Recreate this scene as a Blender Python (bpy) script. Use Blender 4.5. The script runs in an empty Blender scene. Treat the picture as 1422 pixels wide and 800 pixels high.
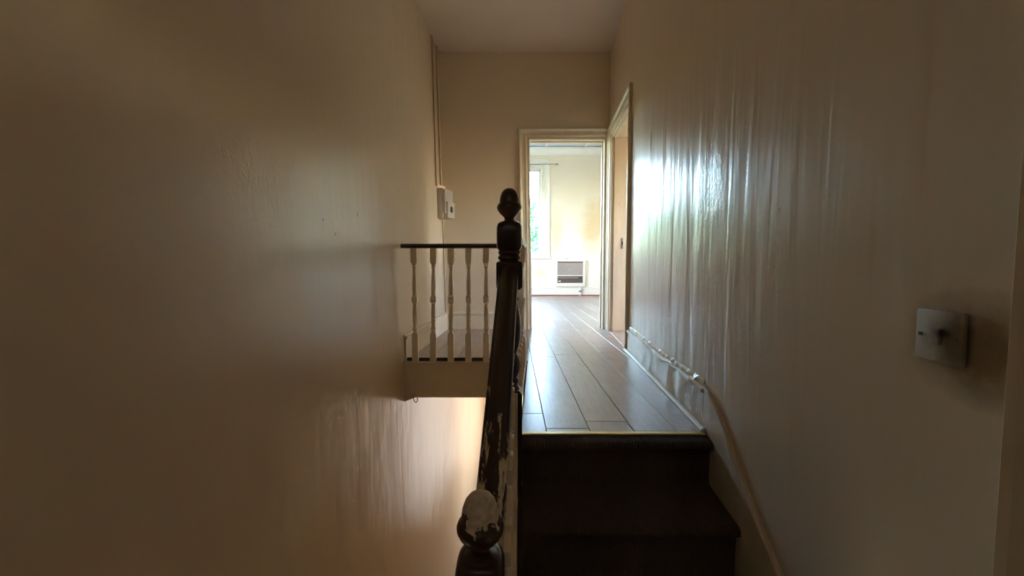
import bpy, bmesh, math, random
from mathutils import Vector, Matrix, noise as mnoise
random.seed(7)
C = bpy.context.scene.collection
S = bpy.context.scene

# ------------------------------------------------------------------ camera
H = 0.667                                   # eye height above the upper landing (z = 0)
cam_d = bpy.data.cameras.new('camera'); cam = bpy.data.objects.new('camera', cam_d); C.objects.link(cam)
cam_d.sensor_width = 36; cam_d.lens = 36 * 560 / 1422; cam_d.clip_start = 0.02
cam.location = (0, 0, H)
cam.rotation_euler = (math.radians(90) - math.atan(32 / 560), 0, 0)
S.camera = cam

# ------------------------------------------------------------------ sky, lights, exposure
S.view_settings.view_transform = 'Standard'; S.view_settings.look = 'None'
S.view_settings.gamma = 1; S.view_settings.use_curve_mapping = False
S.view_settings.exposure = 0.58
w = bpy.data.worlds.new('world'); S.world = w; w.use_nodes = True
nt = w.node_tree; nt.nodes.clear()
out = nt.nodes.new('ShaderNodeOutputWorld'); bg = nt.nodes.new('ShaderNodeBackground')
sky = nt.nodes.new('ShaderNodeTexSky'); sky.sky_type = 'NISHITA'; sky.sun_disc = False
sky.sun_elevation = math.radians(48); sky.sun_rotation = math.radians(150); sky.air_density = 1.2; sky.dust_density = 2.5
bg.inputs['Strength'].default_value = 12.0
nt.links.new(sky.outputs[0], bg.inputs[0]); nt.links.new(bg.outputs[0], out.inputs[0])

def area(name, loc, direction, sx, sy, power, col=(1, 1, 1), portal=False):
    l = bpy.data.lights.new(name, 'AREA'); l.shape = 'RECTANGLE'; l.size = sx; l.size_y = sy
    l.energy = power; l.color = col
    if portal: l.cycles.is_portal = True
    o = bpy.data.objects.new(name, l); C.objects.link(o); o.location = loc
    o.rotation_euler = Vector(direction).to_track_quat('-Z', 'Z').to_euler()
    return o
# sky portals in the windows of the far room
area('window_portal', (0.2, 8.86, 1.8), (0, -1, 0), 1.1, 2.0, 1, portal=True)
area('window_portal', (-1.65, 8.86, 1.8), (0, -1, 0), 1.1, 2.0, 1, portal=True)
# daylight entering by windows that the photograph does not show, then one added fill lamp
area('window_portal', (-2.44, 6.25, 1.8), (1, 0, 0), 1.3, 1.7, 1, portal=True)
area('window_portal', (3.34, 2.85, 1.45), (-1, 0, 0), .5, .9, 1, portal=True)
area('daylight_lower_hall', (0.035, 5.6, -1.5), (-1, 0, 0), 2.0, 2.0, 16, (0.98, 1.0, 1.0))
area('fill_lower_landing', (-0.1, -1.45, 1.9), (0.1, 1, -0.25), 0.9, 0.9, 1.6, (1.0, 0.93, 0.84))  # fill lamp added behind the viewpoint; the wall there has no window
try:
    S.cycles.diffuse_bounces = 8; S.cycles.max_bounces = 12; S.cycles.glossy_bounces = 5
    S.cycles.sample_clamp_indirect = 8; S.cycles.caustics_reflective = False; S.cycles.caustics_refractive = False
except Exception: pass

# ------------------------------------------------------------------ materials
def nmat(name):
    m = bpy.data.materials.new(name); m.use_nodes = True
    t = m.node_tree; b = t.nodes['Principled BSDF']
    return m, t, b
def N(t, typ, **k):
    n = t.nodes.new(typ)
    for a, v in k.items():
        if a in n.inputs.keys() if isinstance(a, str) else False: n.inputs[a].default_value = v
        else: setattr(n, a, v)
    return n
def coords(t, scale=(1, 1, 1), kind='Object'):
    tc = N(t, 'ShaderNodeTexCoord'); mp = N(t, 'ShaderNodeMapping'); mp.inputs['Scale'].default_value = scale
    t.links.new(tc.outputs[kind], mp.inputs[0]); return mp.outputs[0]
def noise(t, vec, scale, detail=3, rough=.5, dist=0):
    n = N(t, 'ShaderNodeTexNoise'); n.inputs['Scale'].default_value = scale; n.inputs['Detail'].default_value = detail
    n.inputs['Roughness'].default_value = rough; n.inputs['Distortion'].default_value = dist
    t.links.new(vec, n.inputs['Vector']); return n.outputs['Fac']
def ramp(t, fac, stops):
    r = N(t, 'ShaderNodeValToRGB'); e = r.color_ramp.elements
    while len(e) > 1: e.remove(e[-1])
    e[0].position = stops[0][0]; e[0].color = (*stops[0][1], 1)
    for p, c in stops[1:]:
        q = e.new(p); q.color = (*c, 1)
    t.links.new(fac, r.inputs[0]); return r.outputs[0]
def g(v): return (v, v, v)
def mixc(t, fac, a, b, mode='MIX'):
    m = N(t, 'ShaderNodeMix'); m.data_type = 'RGBA'; m.blend_type = mode
    if isinstance(fac, float): m.inputs[0].default_value = fac
    else: t.links.new(fac, m.inputs[0])
    for i, x in ((6, a), (7, b)):
        if isinstance(x, tuple): m.inputs[i].default_value = (*x, 1)
        else: t.links.new(x, m.inputs[i])
    return m.outputs[2]
def math_(t, op, a, b=0.0, clamp=False):
    m = N(t, 'ShaderNodeMath', operation=op); m.use_clamp = clamp
    for i, x in ((0, a), (1, b)):
        if isinstance(x, (float, int)): m.inputs[i].default_value = x
        else: t.links.new(x, m.inputs[i])
    return m.outputs[0]
def bump(t, b, hts):
    prev = None
    for h, st, d in hts:
        n = N(t, 'ShaderNodeBump'); n.inputs['Strength'].default_value = st; n.inputs['Distance'].default_value = d
        t.links.new(h, n.inputs['Height'])
        if prev: t.links.new(prev, n.inputs['Normal'])
        prev = n.outputs[0]
    t.links.new(prev, b.inputs['Normal'])
def blob(t, centre, radii, jitter=.5, nscale=8, lo=.5, hi=1.0):
    """a soft-edged stain of given radii round a point of the wall (1 inside)"""
    tc = N(t, 'ShaderNodeTexCoord'); mp = N(t, 'ShaderNodeMapping')
    s = [1 / r for r in radii]
    mp.inputs['Scale'].default_value = s; mp.inputs['Location'].default_value = [-c * k for c, k in zip(centre, s)]
    t.links.new(tc.outputs['Object'], mp.inputs[0])
    ln = N(t, 'ShaderNodeVectorMath', operation='LENGTH'); t.links.new(mp.outputs[0], ln.inputs[0])
    nz = noise(t, tc.outputs['Object'], nscale, 5, .6)
    v = math_(t, 'ADD', ln.outputs['Value'], math_(t, 'MULTIPLY', math_(t, 'SUBTRACT', nz, .5), jitter * 2))
    mr = N(t, 'ShaderNodeMapRange'); mr.inputs[1].default_value = lo; mr.inputs[2].default_value = hi
    mr.inputs[3].default_value = 1; mr.inputs[4].default_value = 0; t.links.new(v, mr.inputs[0])
    return mr.outputs[0]

WALLC = (0.74, 0.615, 0.46)
def wall_paint(name, col=WALLC, rough=.27, ripple=.7, stains=(), fine=1.0, spec=.5, cracks=(), yf=4.5, ribs=None):
    m, t, b = nmat(name)
    v1 = coords(t, (1.0, yf, .6)); v2 = coords(t, (1, 1, 1)); v3 = coords(t, (1, 2.2, 1))
    n1 = noise(t, v1, 1.6, 3, .5, .4); n2 = noise(t, v2, 2.2, 2, .5); n3 = noise(t, v3, 9, 3, .5); n4 = noise(t, v2, 160, 2, .5)
    tone = noise(t, v2, 1.1, 5, .6)
    c = mixc(t, ramp(t, tone, [(.3, g(0)), (.7, g(1))]), tuple(x * .97 for x in col), tuple(min(1, x * 1.02) for x in col))
    streak = noise(t, coords(t, (1, 14, .7)), 1.5, 4, .6)
    c = mixc(t, ramp(t, streak, [(.5, g(0)), (.85, g(.03))]), c, (col[0] * .7, col[1] * .66, col[2] * .55))
    for (ctr, rad, dark, jit, ns, lo, hi) in stains:
        c = mixc(t, blob(t, ctr, rad, jit, ns, lo, hi), c, dark)
    t.links.new(c, b.inputs['Base Color'])
    b.inputs['Roughness'].default_value = rough
    b.inputs['Specular IOR Level'].default_value = spec
    extra = []
    for ctr, rad, amp in cracks:
        n5 = noise(t, coords(t, (1, 1.6, 1)), 26, 4, .65, 1.0)
        extra.append((math_(t, 'MULTIPLY', n5, blob(t, ctr, rad, .4, 5, .2, 1.1)), amp, .006))
    if ribs: extra.append((math_(t, 'MULTIPLY', n1, blob(t, ribs[0], ribs[1], .1, 2, .1, 1.2)), ribs[2], .02))
    bump(t, b, extra + [(n1, .45 * ripple, .016), (n2, .55 * ripple, .03), (n3, .12 * fine, .0025), (n4, .08 * fine, .0004)])
    return m
DIRT = (0.10, 0.065, 0.035)
M = {}
M['wall_left'] = wall_paint('cream gloss wall paint', rough=.27, ripple=.5, fine=2.2, cracks=[((-.8, 1.35, .95), (.5, .35, .3), .35), ((-.8, 1.9, .8), (.5, .4, .3), .25)], spec=1.0, stains=[
    ((-.80, 1.761, .863), (.2, .006, .007), DIRT, .2, 60, .6, 1), ((-.80, 1.865, .809), (.2, .008, .009), DIRT, .2, 60, .6, 1),
    ((-.78, 2.114, .929), (.2, .005, .016), DIRT, .2, 60, .6, 1)])
M['wall_right'] = wall_paint('cream gloss wall paint with hand marks', rough=.28, ripple=.5, spec=.5, yf=6, ribs=((.86, 2.25, .95), (.9, 1.25, .85), .40), cracks=[((.80, 1.62, .98), (.5, .16, .20), .55), ((.86, 2.3, 1.0), (.5, .5, .4), .18)], stains=[
    ((.69, .60, .535), (.2, .11, .085), (.22, .15, .085), .55, 12, .3, 1.15),
    ((.86, 2.545, 1.43), (.3, .018, .07), (.30, .22, .14), .2, 30, .75, 1),
    ((.75, 1.138, .82), (.3, .008, .009), DIRT, .2, 80, .6, 1), ((.8, 2.1, .4), (.3, .007, .008), DIRT, .2, 80, .6, 1),
    ((.8, 1.75, .36), (.3, .007, .006), DIRT, .2, 80, .6, 1)])
M['wall_far'] = wall_paint('cream satin wall paint', rough=.5, ripple=.35, fine=.6)
M['wall_room'] = wall_paint('pale cream wall paint in the far room', col=(.84, .76, .66), rough=.5, ripple=.3, stains=[
    ((1.75, 8.68, 1.5), (.35, .3, .7), (.72, .56, .36), .4, 4, .3, 1.0), ((.6, 8.68, .5), (.3, .3, .18), (.75, .62, .42), .5, 5, .3, 1.0),
    ((.95, 8.68, 1.3), (.18, .3, .6), (.76, .63, .44), .5, 5, .3, 1.0), ((1.175, 8.68, .80), (.05, .3, .02), (.5, .4, .3), .3, 30, .5, 1)])
def simple(name, col, rough=.5, metal=0, ns=None, amp=.12, bmp=None, spec=.5, scale=(1, 1, 1)):
    m, t, b = nmat(name)
    b.inputs['Roughness'].default_value = rough; b.inputs['Metallic'].default_value = metal
    b.inputs['Specular IOR Level'].default_value = spec
    v = coords(t, scale); n = noise(t, v, ns or 6, 4, .6)
    t.links.new(mixc(t, ramp(t, n, [(.3, g(0)), (.7, g(1))]), tuple(x * (1 - amp) for x in col), tuple(min(1, x * (1 + amp)) for x in col)), b.inputs['Base Color'])
    if bmp: bump(t, b, [(noise(t, v, bmp[0], 4, .6), bmp[1], bmp[2])])
    return m
M['ceiling'] = simple('off white ceiling paint', (.72, .62, .52), .7, ns=2, amp=.04, bmp=(3, .3, .01))
M['room_ceiling'] = simple('white ceiling board paint', (.66, .73, .82), .6, amp=.03)
M['batten'] = simple('white batten paint', (.86, .86, .85), .5, amp=.02)
M['trim'] = simple('cream gloss woodwork paint', (.74, .64, .48), .32, ns=9, amp=.06, bmp=(14, .25, .003), scale=(1, 1, .25))
M['trim_white'] = simple('white gloss woodwork paint', (.82, .80, .76), .35, ns=9, amp=.03, bmp=(14, .2, .003))
M['skirt'] = simple('dirty cream gloss skirting paint', (.70, .62, .50), .27, ns=7, amp=.12, bmp=(11, .5, .006))
M['baluster'] = simple('cream gloss baluster paint', (.84, .73, .56), .4, ns=20, amp=.06, bmp=(60, .25, .001))
M['fascia'] = simple('cream fascia paint', (.70, .58, .40), .45, ns=4, amp=.05)
M['plastic'] = simple('aged white plastic', (.52, .45, .39), .4, ns=10, amp=.05)
M['conduit'] = simple('dull cream conduit paint', (.50, .40, .27), .5)
M['switch'] = wall_paint('grimy switch plastic', col=(.50, .43, .33), rough=.5, ripple=.1, stains=[((0, -.035, -.005), (.1, .06, .06), (.16, .11, .06), .4, 30, .4, 1.1), ((0, -.012, .006), (.1, .012, .010), (.04, .025, .012), .4, 60, .3, 1.1)])
M['dark_plastic'] = simple('dark grey plastic', (.08, .07, .06), .4)
M['brass'] = simple('worn brass strip', (.62, .46, .18), .38, metal=.75, ns=14, amp=.2)
M['metal'] = simple('dull steel', (.35, .31, .27), .35, metal=.9)
M['copper'] = simple('copper pipe', (.55, .30, .16), .35, metal=.9)
M['heater'] = simple('brown grey enamel heater front', (.34, .26, .23), .45, ns=30)
M['heater_dark'] = simple('dark brown heater grille', (.13, .08, .07), .5)
M['red_edge'] = simple('reddish brown floor edging', (.33, .08, .05), .5)
M['subfloor'] = simple('dark subfloor', (.03, .02, .015), .9)
M['grass'] = simple('lawn', (.12, .22, .06), .9, ns=30, amp=.3)
M['bark'] = simple('bark', (.12, .09, .06), .9, ns=20, amp=.3)
M['leaf'] = simple('green leaf', (.05, .19, .09), .5, ns=.8, amp=.35)
M['tread'] = simple('bare stair timber', (.10, .06, .04), .7)
M['downstairs'] = simple('lower hall floor covering', (.10, .09, .08), .6)

def mat_plank():
    m, t, b = nmat('worn wood laminate')
    oi = N(t, 'ShaderNodeObjectInfo')
    tc = N(t, 'ShaderNodeTexCoord'); mp = N(t, 'ShaderNodeMapping'); mp.inputs['Scale'].default_value = (9, 1.1, 1)
    cb = N(t, 'ShaderNodeVectorMath', operation='ADD')
    sc = N(t, 'ShaderNodeVectorMath', operation='SCALE'); t.links.new(oi.outputs['Location'], sc.inputs[0]); sc.inputs['Scale'].default_value = 3.7
    t.links.new(tc.outputs['Object'], cb.inputs[0]); t.links.new(sc.outputs[0], cb.inputs[1]); t.links.new(cb.outputs[0], mp.inputs[0])
    grain = noise(t, mp.outputs[0], 5, 6, .65, .6)
    wear = noise(t, cb.outputs[0], 9, 6, .7, .3); wear2 = noise(t, cb.outputs[0], 40, 5, .7)
    c = ramp(t, grain, [(.25, (.29, .215, .185)), (.5, (.38, .30, .265)), (.75, (.47, .39, .35))])
    c = mixc(t, ramp(t, wear, [(.42, g(0)), (.7, g(.5))]), c, (.26, .20, .175))
    hue = N(t, 'ShaderNodeHueSaturation'); t.links.new(c, hue.inputs['Color'])
    t.links.new(math_(t, 'ADD', math_(t, 'MULTIPLY', oi.outputs['Random'], .3), .85), hue.inputs['Value'])
    t.links.new(hue.outputs[0], b.inputs['Base Color'])
    t.links.new(ramp(t, wear2, [(.3, g(.27)), (.7, g(.34))]), b.inputs['Roughness'])
    bump(t, b, [(grain, .08, .0005)])
    b.inputs['Specular IOR Level'].default_value = 1.0; b.inputs['IOR'].default_value = 1.75
    return m
M['plank'] = mat_plank()
def mat_worn(name, thr=.62, z0=None, zw=.03, scale=22, zdir=1, stretch=(1, 1, .35), rough=.3):
    """dark brown gloss with cream undercoat showing where the top coat has chipped away"""
    m, t, b = nmat(name)
    v = coords(t, stretch); n = noise(t, v, scale, 6, .65, .4); big = noise(t, v, scale * .3, 3, .5)
    s = math_(t, 'ADD', math_(t, 'MULTIPLY', n, .55), math_(t, 'MULTIPLY', big, .45))
    if z0 is not None:
        sp = N(t, 'ShaderNodeSeparateXYZ'); tc = N(t, 'ShaderNodeTexCoord'); t.links.new(tc.outputs['Object'], sp.inputs[0])
        k = math_(t, 'MULTIPLY', math_(t, 'SUBTRACT', sp.outputs['Z'], z0), zdir / zw)
        k = math_(t, 'MULTIPLY', math_(t, 'MINIMUM', math_(t, 'MAXIMUM', k, -1.0), 1.0), .16)
        s = math_(t, 'ADD', s, k)
    mask = ramp(t, s, [(thr - .006, g(0)), (thr + .006, g(1))])
    dark = mixc(t, n, (.028, .015, .010), (.06, .032, .02))
    cream = mixc(t, ramp(t, noise(t, v, scale * 2, 3), [(.35, g(0)), (.65, g(1))]), (.55, .46, .33), (.74, .65, .50))
    t.links.new(mixc(t, mask, dark, cream), b.inputs['Base Color'])
    b.inputs['Roughness'].default_value = rough
    bump(t, b, [(mask, .6, -.0008), (n, .2, .001)])
    return m
M['dark_wood'] = mat_worn('dark brown gloss paint lightly chipped', .70)
M['rail'] = mat_worn('dark brown gloss paint worn to cream along the rail', .605, z0=.30, zw=.25, scale=52, zdir=-1, stretch=(1.6, .3, .3))
M['acorn_worn'] = mat_worn('dark brown paint worn to cream on top', .55, z0=.910, zw=.03, scale=44, stretch=(1, 1, 1))
M['string'] = mat_worn('worn cream paint over dark string board', .36, scale=14, stretch=(1, .5, .5), rough=.45)
def mat_carpet():
    m, t, b = nmat('dark brown cord carpet')
    v = coords(t); n = noise(t, v, 220, 3, .7); bg_ = noise(t, v, 5, 4, .6)
    wv = N(t, 'ShaderNodeTexWave', wave_type='BANDS', bands_direction='X'); wv.inputs['Scale'].default_value = 38
    wv.inputs['Distortion'].default_value = 2.5; wv.inputs['Detail'].default_value = 3; wv.inputs['Detail Scale'].default_value = 4
    t.links.new(v, wv.inputs['Vector'])
    c = mixc(t, n, (.032, .022, .018), (.16, .12, .095)); c = mixc(t, ramp(t, bg_, [(.4, g(0)), (.7, g(.4))]), c, (.065, .042, .03))
    t.links.new(c, b.inputs['Base Color']); b.inputs['Roughness'].default_value = .95; b.inputs['Specular IOR Level'].default_value = .1
    bump(t, b, [(wv.outputs['Fac'], .7, .004), (n, .8, .003)])
    return m
M['carpet'] = mat_carpet()
def mat_glass():
    m = bpy.data.materials.new('window glass'); m.use_nodes = True; t = m.node_tree; t.nodes.clear()
    o = N(t, 'ShaderNodeOutputMaterial'); mx = N(t, 'ShaderNodeMixShader'); tr = N(t, 'ShaderNodeBsdfTransparent'); gl = N(t, 'ShaderNodeBsdfGlossy')
    gl.inputs['Roughness'].default_value = .02; tr.inputs[0].default_value = (.95, .97, .96, 1)
    f = N(t, 'ShaderNodeFresnel'); f.inputs[0].default_value = 1.45
    t.links.new(f.outputs[0], mx.inputs[0]); t.links.new(tr.outputs[0], mx.inputs[1]); t.links.new(gl.outputs[0], mx.inputs[2]); t.links.new(mx.outputs[0], o.inputs[0])
    return m
M['glass'] = mat_glass()

# ------------------------------------------------------------------ helpers
def put(name, me, mat, parent=None, loc=None):
    o = bpy.data.objects.new(name, me); C.objects.link(o)
    if mat and not me.materials: me.materials.append(mat)
    if parent: o.parent = parent
    if loc is not None: o.location = loc
    return o
def from_bm(name, bm, mat, parent=None, smooth=False, loc=None, angle=None):
    bmesh.ops.recalc_face_normals(bm, faces=bm.faces)
    me = bpy.data.meshes.new(name); bm.to_mesh(me); bm.free()
    if smooth:
        for p in me.polygons: p.use_smooth = True
        if angle:
            me.set_sharp_from_angle(angle=math.radians(angle))
    return put(name, me, mat, parent, loc)
def add_box(bm, lo, hi, bev=0, seg=1, mtx=None):
    r = bmesh.ops.create_cube(bm, size=1); vs = r['verts']
    for v in vs:
        v.co = Vector([lo[i] + (v.co[i] + .5) * (hi[i] - lo[i]) for i in range(3)])
    if bev:
        es = list({e for v in vs for e in v.link_edges})
        nb = bmesh.ops.bevel(bm, geom=es, offset=bev, segments=seg, affect='EDGES', profile=.6)
        vs = list({v for f in nb['faces'] for v in f.verts} | {v for v in vs if v.is_valid})
    if mtx is not None: bmesh.ops.transform(bm, matrix=mtx, verts=[v for v in vs if v.is_valid])
    return bm
def box(name, lo, hi, mat, parent=None, bev=0, seg=1, smooth=False):
    bm = bmesh.new(); add_box(bm, lo, hi, bev, seg); return from_bm(name, bm, mat, parent, smooth, angle=40 if smooth else None)
def prism(name, pts, vec, mat, parent=None, cham=0, loc=None):
    """closed prism: planar outline extruded by vec"""
    bm = bmesh.new(); vs = [bm.verts.new(p) for p in pts]; f = bm.faces.new(vs)
    r = bmesh.ops.extrude_face_region(bm, geom=[f]); nv = [x for x in r['geom'] if isinstance(x, bmesh.types.BMVert)]
    bmesh.ops.translate(bm, vec=vec, verts=nv)
    if cham:
        es = [e for e in bm.edges if all(v in vs for v in e.verts)]
        bmesh.ops.bevel(bm, geom=es, offset=cham, segments=1, affect='EDGES')
    big = [f for f in bm.faces if len(f.verts) > 4]
    if big: bmesh.ops.triangulate(bm, faces=big)
    return from_bm(name, bm, mat, parent, loc=loc)
def add_sweep(bm, path, prof, n, up=None):
    """prof: closed list of (u, v); u = sideways in the plane (mitred), v = along n.  path: points in the plane."""
    n = Vector(n).normalized(); P = [Vector(p) for p in path]; rings = []
    for i, p in enumerate(P):
        ds = []
        if i > 0: ds.append((P[i] - P[i-1]).normalized())
        if i < len(P) - 1: ds.append((P[i+1] - P[i]).normalized())
        ss = [n.cross(d).normalized() for d in ds]
        s = sum(ss, Vector()) / len(ss); s = s / s.dot(s) if len(ss) > 1 else s
        rings.append([bm.verts.new(p + s * u + n * v) for u, v in prof])
    k = len(prof)
    for a, b in zip(rings, rings[1:]):
        for j in range(k): bm.faces.new((a[j], a[(j+1) % k], b[(j+1) % k], b[j]))
    bm.faces.new(rings[0]); bm.faces.new(list(reversed(rings[-1])))
def sweep(name, path, prof, n, mat, parent=None, smooth=False):
    bm = bmesh.new(); add_sweep(bm, path, prof, n); return from_bm(name, bm, mat, parent, smooth, angle=35 if smooth else None)
def add_lathe(bm, prof, cx=0, cy=0, seg=20, rot=0):
    rings = []
    for r, z in prof:
        rings.append([bm.verts.new((cx + r * math.cos(rot + 2 * math.pi * i / seg), cy + r * math.sin(rot + 2 * math.pi * i / seg), z)) for i in range(seg)])
    for a, b in zip(rings, rings[1:]):
        for i in range(seg): bm.faces.new((a[i], a[(i+1) % seg], b[(i+1) % seg], b[i]))
    bm.faces.new(rings[0]); bm.faces.new(list(reversed(rings[-1])))
def add_square_stack(bm, prof, cx, cy):
    """square-section turned stock: prof of (half width, z)"""
    rings = [[bm.verts.new((cx + sx * r, cy + sy * r, z)) for sx, sy in ((-1, -1), (1, -1), (1, 1), (-1, 1))] for r, z in prof]
    for a, b in zip(rings, rings[1:]):
        for i in range(4): bm.faces.new((a[i], a[(i+1) % 4], b[(i+1) % 4], b[i]))
    bm.faces.new(rings[0]); bm.faces.new(list(reversed(rings[-1])))
def add_soft_square(bm, prof, n=24):
    rings = []
    for r, z, q in prof:
        ring = []
        for k in range(n):
            a = math.radians(45 + 360 / n * k); c, si = math.cos(a), math.sin(a); m_ = min(1 / max(abs(c), abs(si)), 1.30)
            rad = r * ((1 - q) + q * m_); ring.append(bm.verts.new((rad * c, rad * si, z)))
        rings.append(ring)
    for a, b in zip(rings, rings[1:]):
        for i in range(n): bm.faces.new((a[i], a[(i+1) % n], b[(i+1) % n], b[i]))
    bm.faces.new(rings[0]); bm.faces.new(list(reversed(rings[-1])))
def add_tube(bm, pts, r, seg=10):
    P = [Vector(p) for p in pts]; rings = []; ref = Vector((0.3, 0.5, 0.81))
    for i, p in enumerate(P):
        d = (P[min(i+1, len(P)-1)] - P[max(i-1, 0)]).normalized()
        a = d.cross(ref).normalized(); b = d.cross(a).normalized()
        rings.append([bm.verts.new(p + (a * math.cos(2*math.pi*k/seg) + b * math.sin(2*math.pi*k/seg)) * r) for k in range(seg)])
    for a, b in zip(rings, rings[1:]):
        for k in range(seg): bm.faces.new((a[k], a[(k+1) % seg], b[(k+1) % seg], b[k]))
    bm.faces.new(rings[0]); bm.faces.new(list(reversed(rings[-1])))
def tube(name, pts, r, mat, parent=None, seg=10):
    bm = bmesh.new(); add_tube(bm, pts, r, seg); return from_bm(name, bm, mat, parent, True, angle=50)
def tag(o, label, cat, group=None):
    o['label'] = label; o['category'] = cat
    if group: o['group'] = group
    return o
def thing(name, label, cat, loc=(0, 0, 0), group=None, rotz=0):
    o = bpy.data.objects.new(name, None); C.objects.link(o); o.location = loc; o.rotation_euler = (0, 0, rotz); o.empty_display_size = .1
    return tag(o, label, cat, group)
def struct(o, label=None):
    o['kind'] = 'structure'
    if label: o['label'] = label
    return o
def group_empty(name, label=None):
    o = bpy.data.objects.new(name, None); C.objects.link(o); return struct(o, label)

# plan of the old house: nothing is quite square
def xl(y, z=0): return -.686 + .05 * (y - 4.035) - .022 * z          # left wall face
def xr(y): return .912 + .08 * (y - 3.19)                           # right wall face
def xs(y): return .003 + .022 * (y - 1.5)                            # centre of the stair string
def xn(y): return -.010 + .068 * (y - 1.52)                          # line of newels and handrail
YF, YF2, YB, YC, ZC = 4.17, 4.29, 8.68, 2.738, 2.80
LOW = -.74; HALL = -3.0

# ------------------------------------------------------------------ walls
pl = [(-1.5, LOW), (.5, LOW), (.5, HALL - .1), (7.0, HALL - .1), (7.0, -.30), (YF2, -.30), (YF2, 2.9), (-1.5, 2.9)]
struct(prism('wall_left', [(xl(y, z), y, z) for y, z in pl], (-.12, 0, 0), M['wall_left']), 'glossy cream painted stairwell wall on the left')
pr = [(.47, LOW), (1.7, LOW), (1.7, -.012), (3.2, -.012), (3.2, 1.94), (4.06, 1.94), (4.06, -.012), (YF, -.012), (YF, 2.9), (-1.5, 2.9), (-1.5, LOW), (-.35, LOW), (-.35, 1.24), (.47, 1.24)]
struct(prism('wall_right', [(xr(y), y, z) for y, z in pr], (.2, 0, 0), M['wall_right']), 'glossy cream painted wall on the right with light rippling and marks')
pf = [(-2.42, -.1), (.190, -.1), (.158, 1.955), (.958, 1.955), (.958, -.1), (2.12, -.1), (2.12, 3.2), (-2.42, 3.2)]
struct(prism('wall_far', [(x, YF, z) for x, z in pf], (0, YF2 - YF, 0), M['wall_far']), 'end wall of the landing around the bright doorway')
# back wall of the far room with two sash window openings
W1 = (-.32, .66, .84, 2.76); W2 = (-2.15, -1.17, .84, 2.76)
bm = bmesh.new()
def wall_cells(bm, xs_, zs_, holes, y0, y1):
    for i in range(len(xs_) - 1):
        for j in range(len(zs_) - 1):
            if (i, j) in holes: continue
            add_box(bm, (xs_[i], y0, zs_[j]), (xs_[i+1], y1, zs_[j+1]))
wall_cells(bm, [-2.42, W2[0], W2[1], W1[0], W1[1], 2.12], [-.1, .84, 2.76, 3.2], {(1, 1), (3, 1)}, YB, YB + .22)
bmesh.ops.remove_doubles(bm, verts=bm.verts, dist=1e-5)
struct(from_bm('wall_back', bm, M['wall_room']), 'pale cream back wall of the far room')
bm = bmesh.new()
for (y0, y1, z0, z1) in ((YF2, 5.6, -.1, 3.2), (5.6, 6.9, -.1, .95), (5.6, 6.9, 2.65, 3.2), (6.9, YB, -.1, 3.2)): add_box(bm, (-2.42, y0, z0), (-2.30, y1, z1))
struct(from_bm('wall_room_left', bm, M['wall_room']))
struct(box('wall_room_right', (2.0, YF2, -.1), (2.12, YB, 3.2), M['wall_room']))
# ceilings
struct(prism('ceiling', [(-1.2, -1.6, ZC), (1.35, -1.6, ZC), (1.35, YF, ZC), (-1.2, YF, ZC)], (0, 0, .12), M['ceiling']), 'off white ceiling of the landing')
rc = struct(prism('ceiling', [(-2.42, YF2, 3.14), (2.12, YF2, 3.14), (2.12, YB, 3.14), (-2.42, YB, 3.14)], (0, 0, .1), M['room_ceiling']), 'white boarded ceiling of the far room')
for x in (-1.72, -.91, -.10, .71, 1.52): box('batten', (x - .026, YF2, 3.116), (x + .026, YB, 3.14), M['batten'], rc, .003)
for y in (5.5, 6.7, 7.9):
    for x in (-2.3, -1.698, -.888, -.078, .732, 1.542):
        x2 = {-2.3: -1.742, -1.698: -.932, -.888: -.122, -.078: .688, .732: 1.498, 1.542: 2.0}[x]
        box('batten', (x, y - .022, 3.122), (x2, y + .022, 3.14), M['batten'], rc, .003)
# walls behind and below the viewpoint
struct(box('wall_behind', (-1.3, -1.62, -.9), (1.1, -1.5, 2.9), M['tread']))
struct(box('wall_hall_end', (-1.0, 7.0, -3.1), (.6, 7.12, -.2), M['wall_far']))
pw = [(.55, HALL - .1), (7.0, HALL - .1), (7.0, -.26), (1.62, -.26), (1.62, -.745), (.55, -.745)]
struct(prism('wall_under_stairs', [(xs(y) - .02 if y < 2 else .12, y, z) for y, z in pw if True] if False else [(.045, y, z) for y, z in pw], (.08, 0, 0), M['wall_far']))
struct(box('floor_lower_hall', (-1.0, .5, HALL - .1), (.6, 7.0, HALL), M['downstairs']))
# lower landing floor at the foot of the four steps
struct(prism('floor_lower_landing', [(xl(-1.5, -.8) , -1.5, LOW), (xr(-1.5), -1.5, LOW), (xr(.75), .75, LOW), (-.03, .75, LOW), (-.03, .62, LOW), (xl(.62, -.8), .62, LOW)], (0, 0, -.12), M['carpet']))
struct(box('wall_lower_landing_edge', (-.90, .50, -1.2), (-.03, .60, LOW - .121), M['fascia']))
# side room behind the right hand doorway
struct(box('wall_side_room', (xr(3) + .19, 1.85, -.1), (3.3, 1.95, 2.9), M['wall_room']))
bm = bmesh.new()
for (y0, y1, z0, z1) in ((1.85, 2.6, -.1, 2.9), (2.6, 3.1, -.1, 1.0), (2.6, 3.1, 1.9, 2.9), (3.1, YF, -.1, 2.9)): add_box(bm, (3.2, y0, z0), (3.3, y1, z1))
struct(from_bm('wall_side_room_outer', bm, M['wall_room']))
struct(box('wall_side_room_far', (2.12, YF, -.1), (3.3, YF2, 2.9), M['wall_room']))
struct(box('ceiling', (1.35, 1.85, ZC), (3.3, YF, ZC + .1), M['ceiling']), 'ceiling of the side room')

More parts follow.
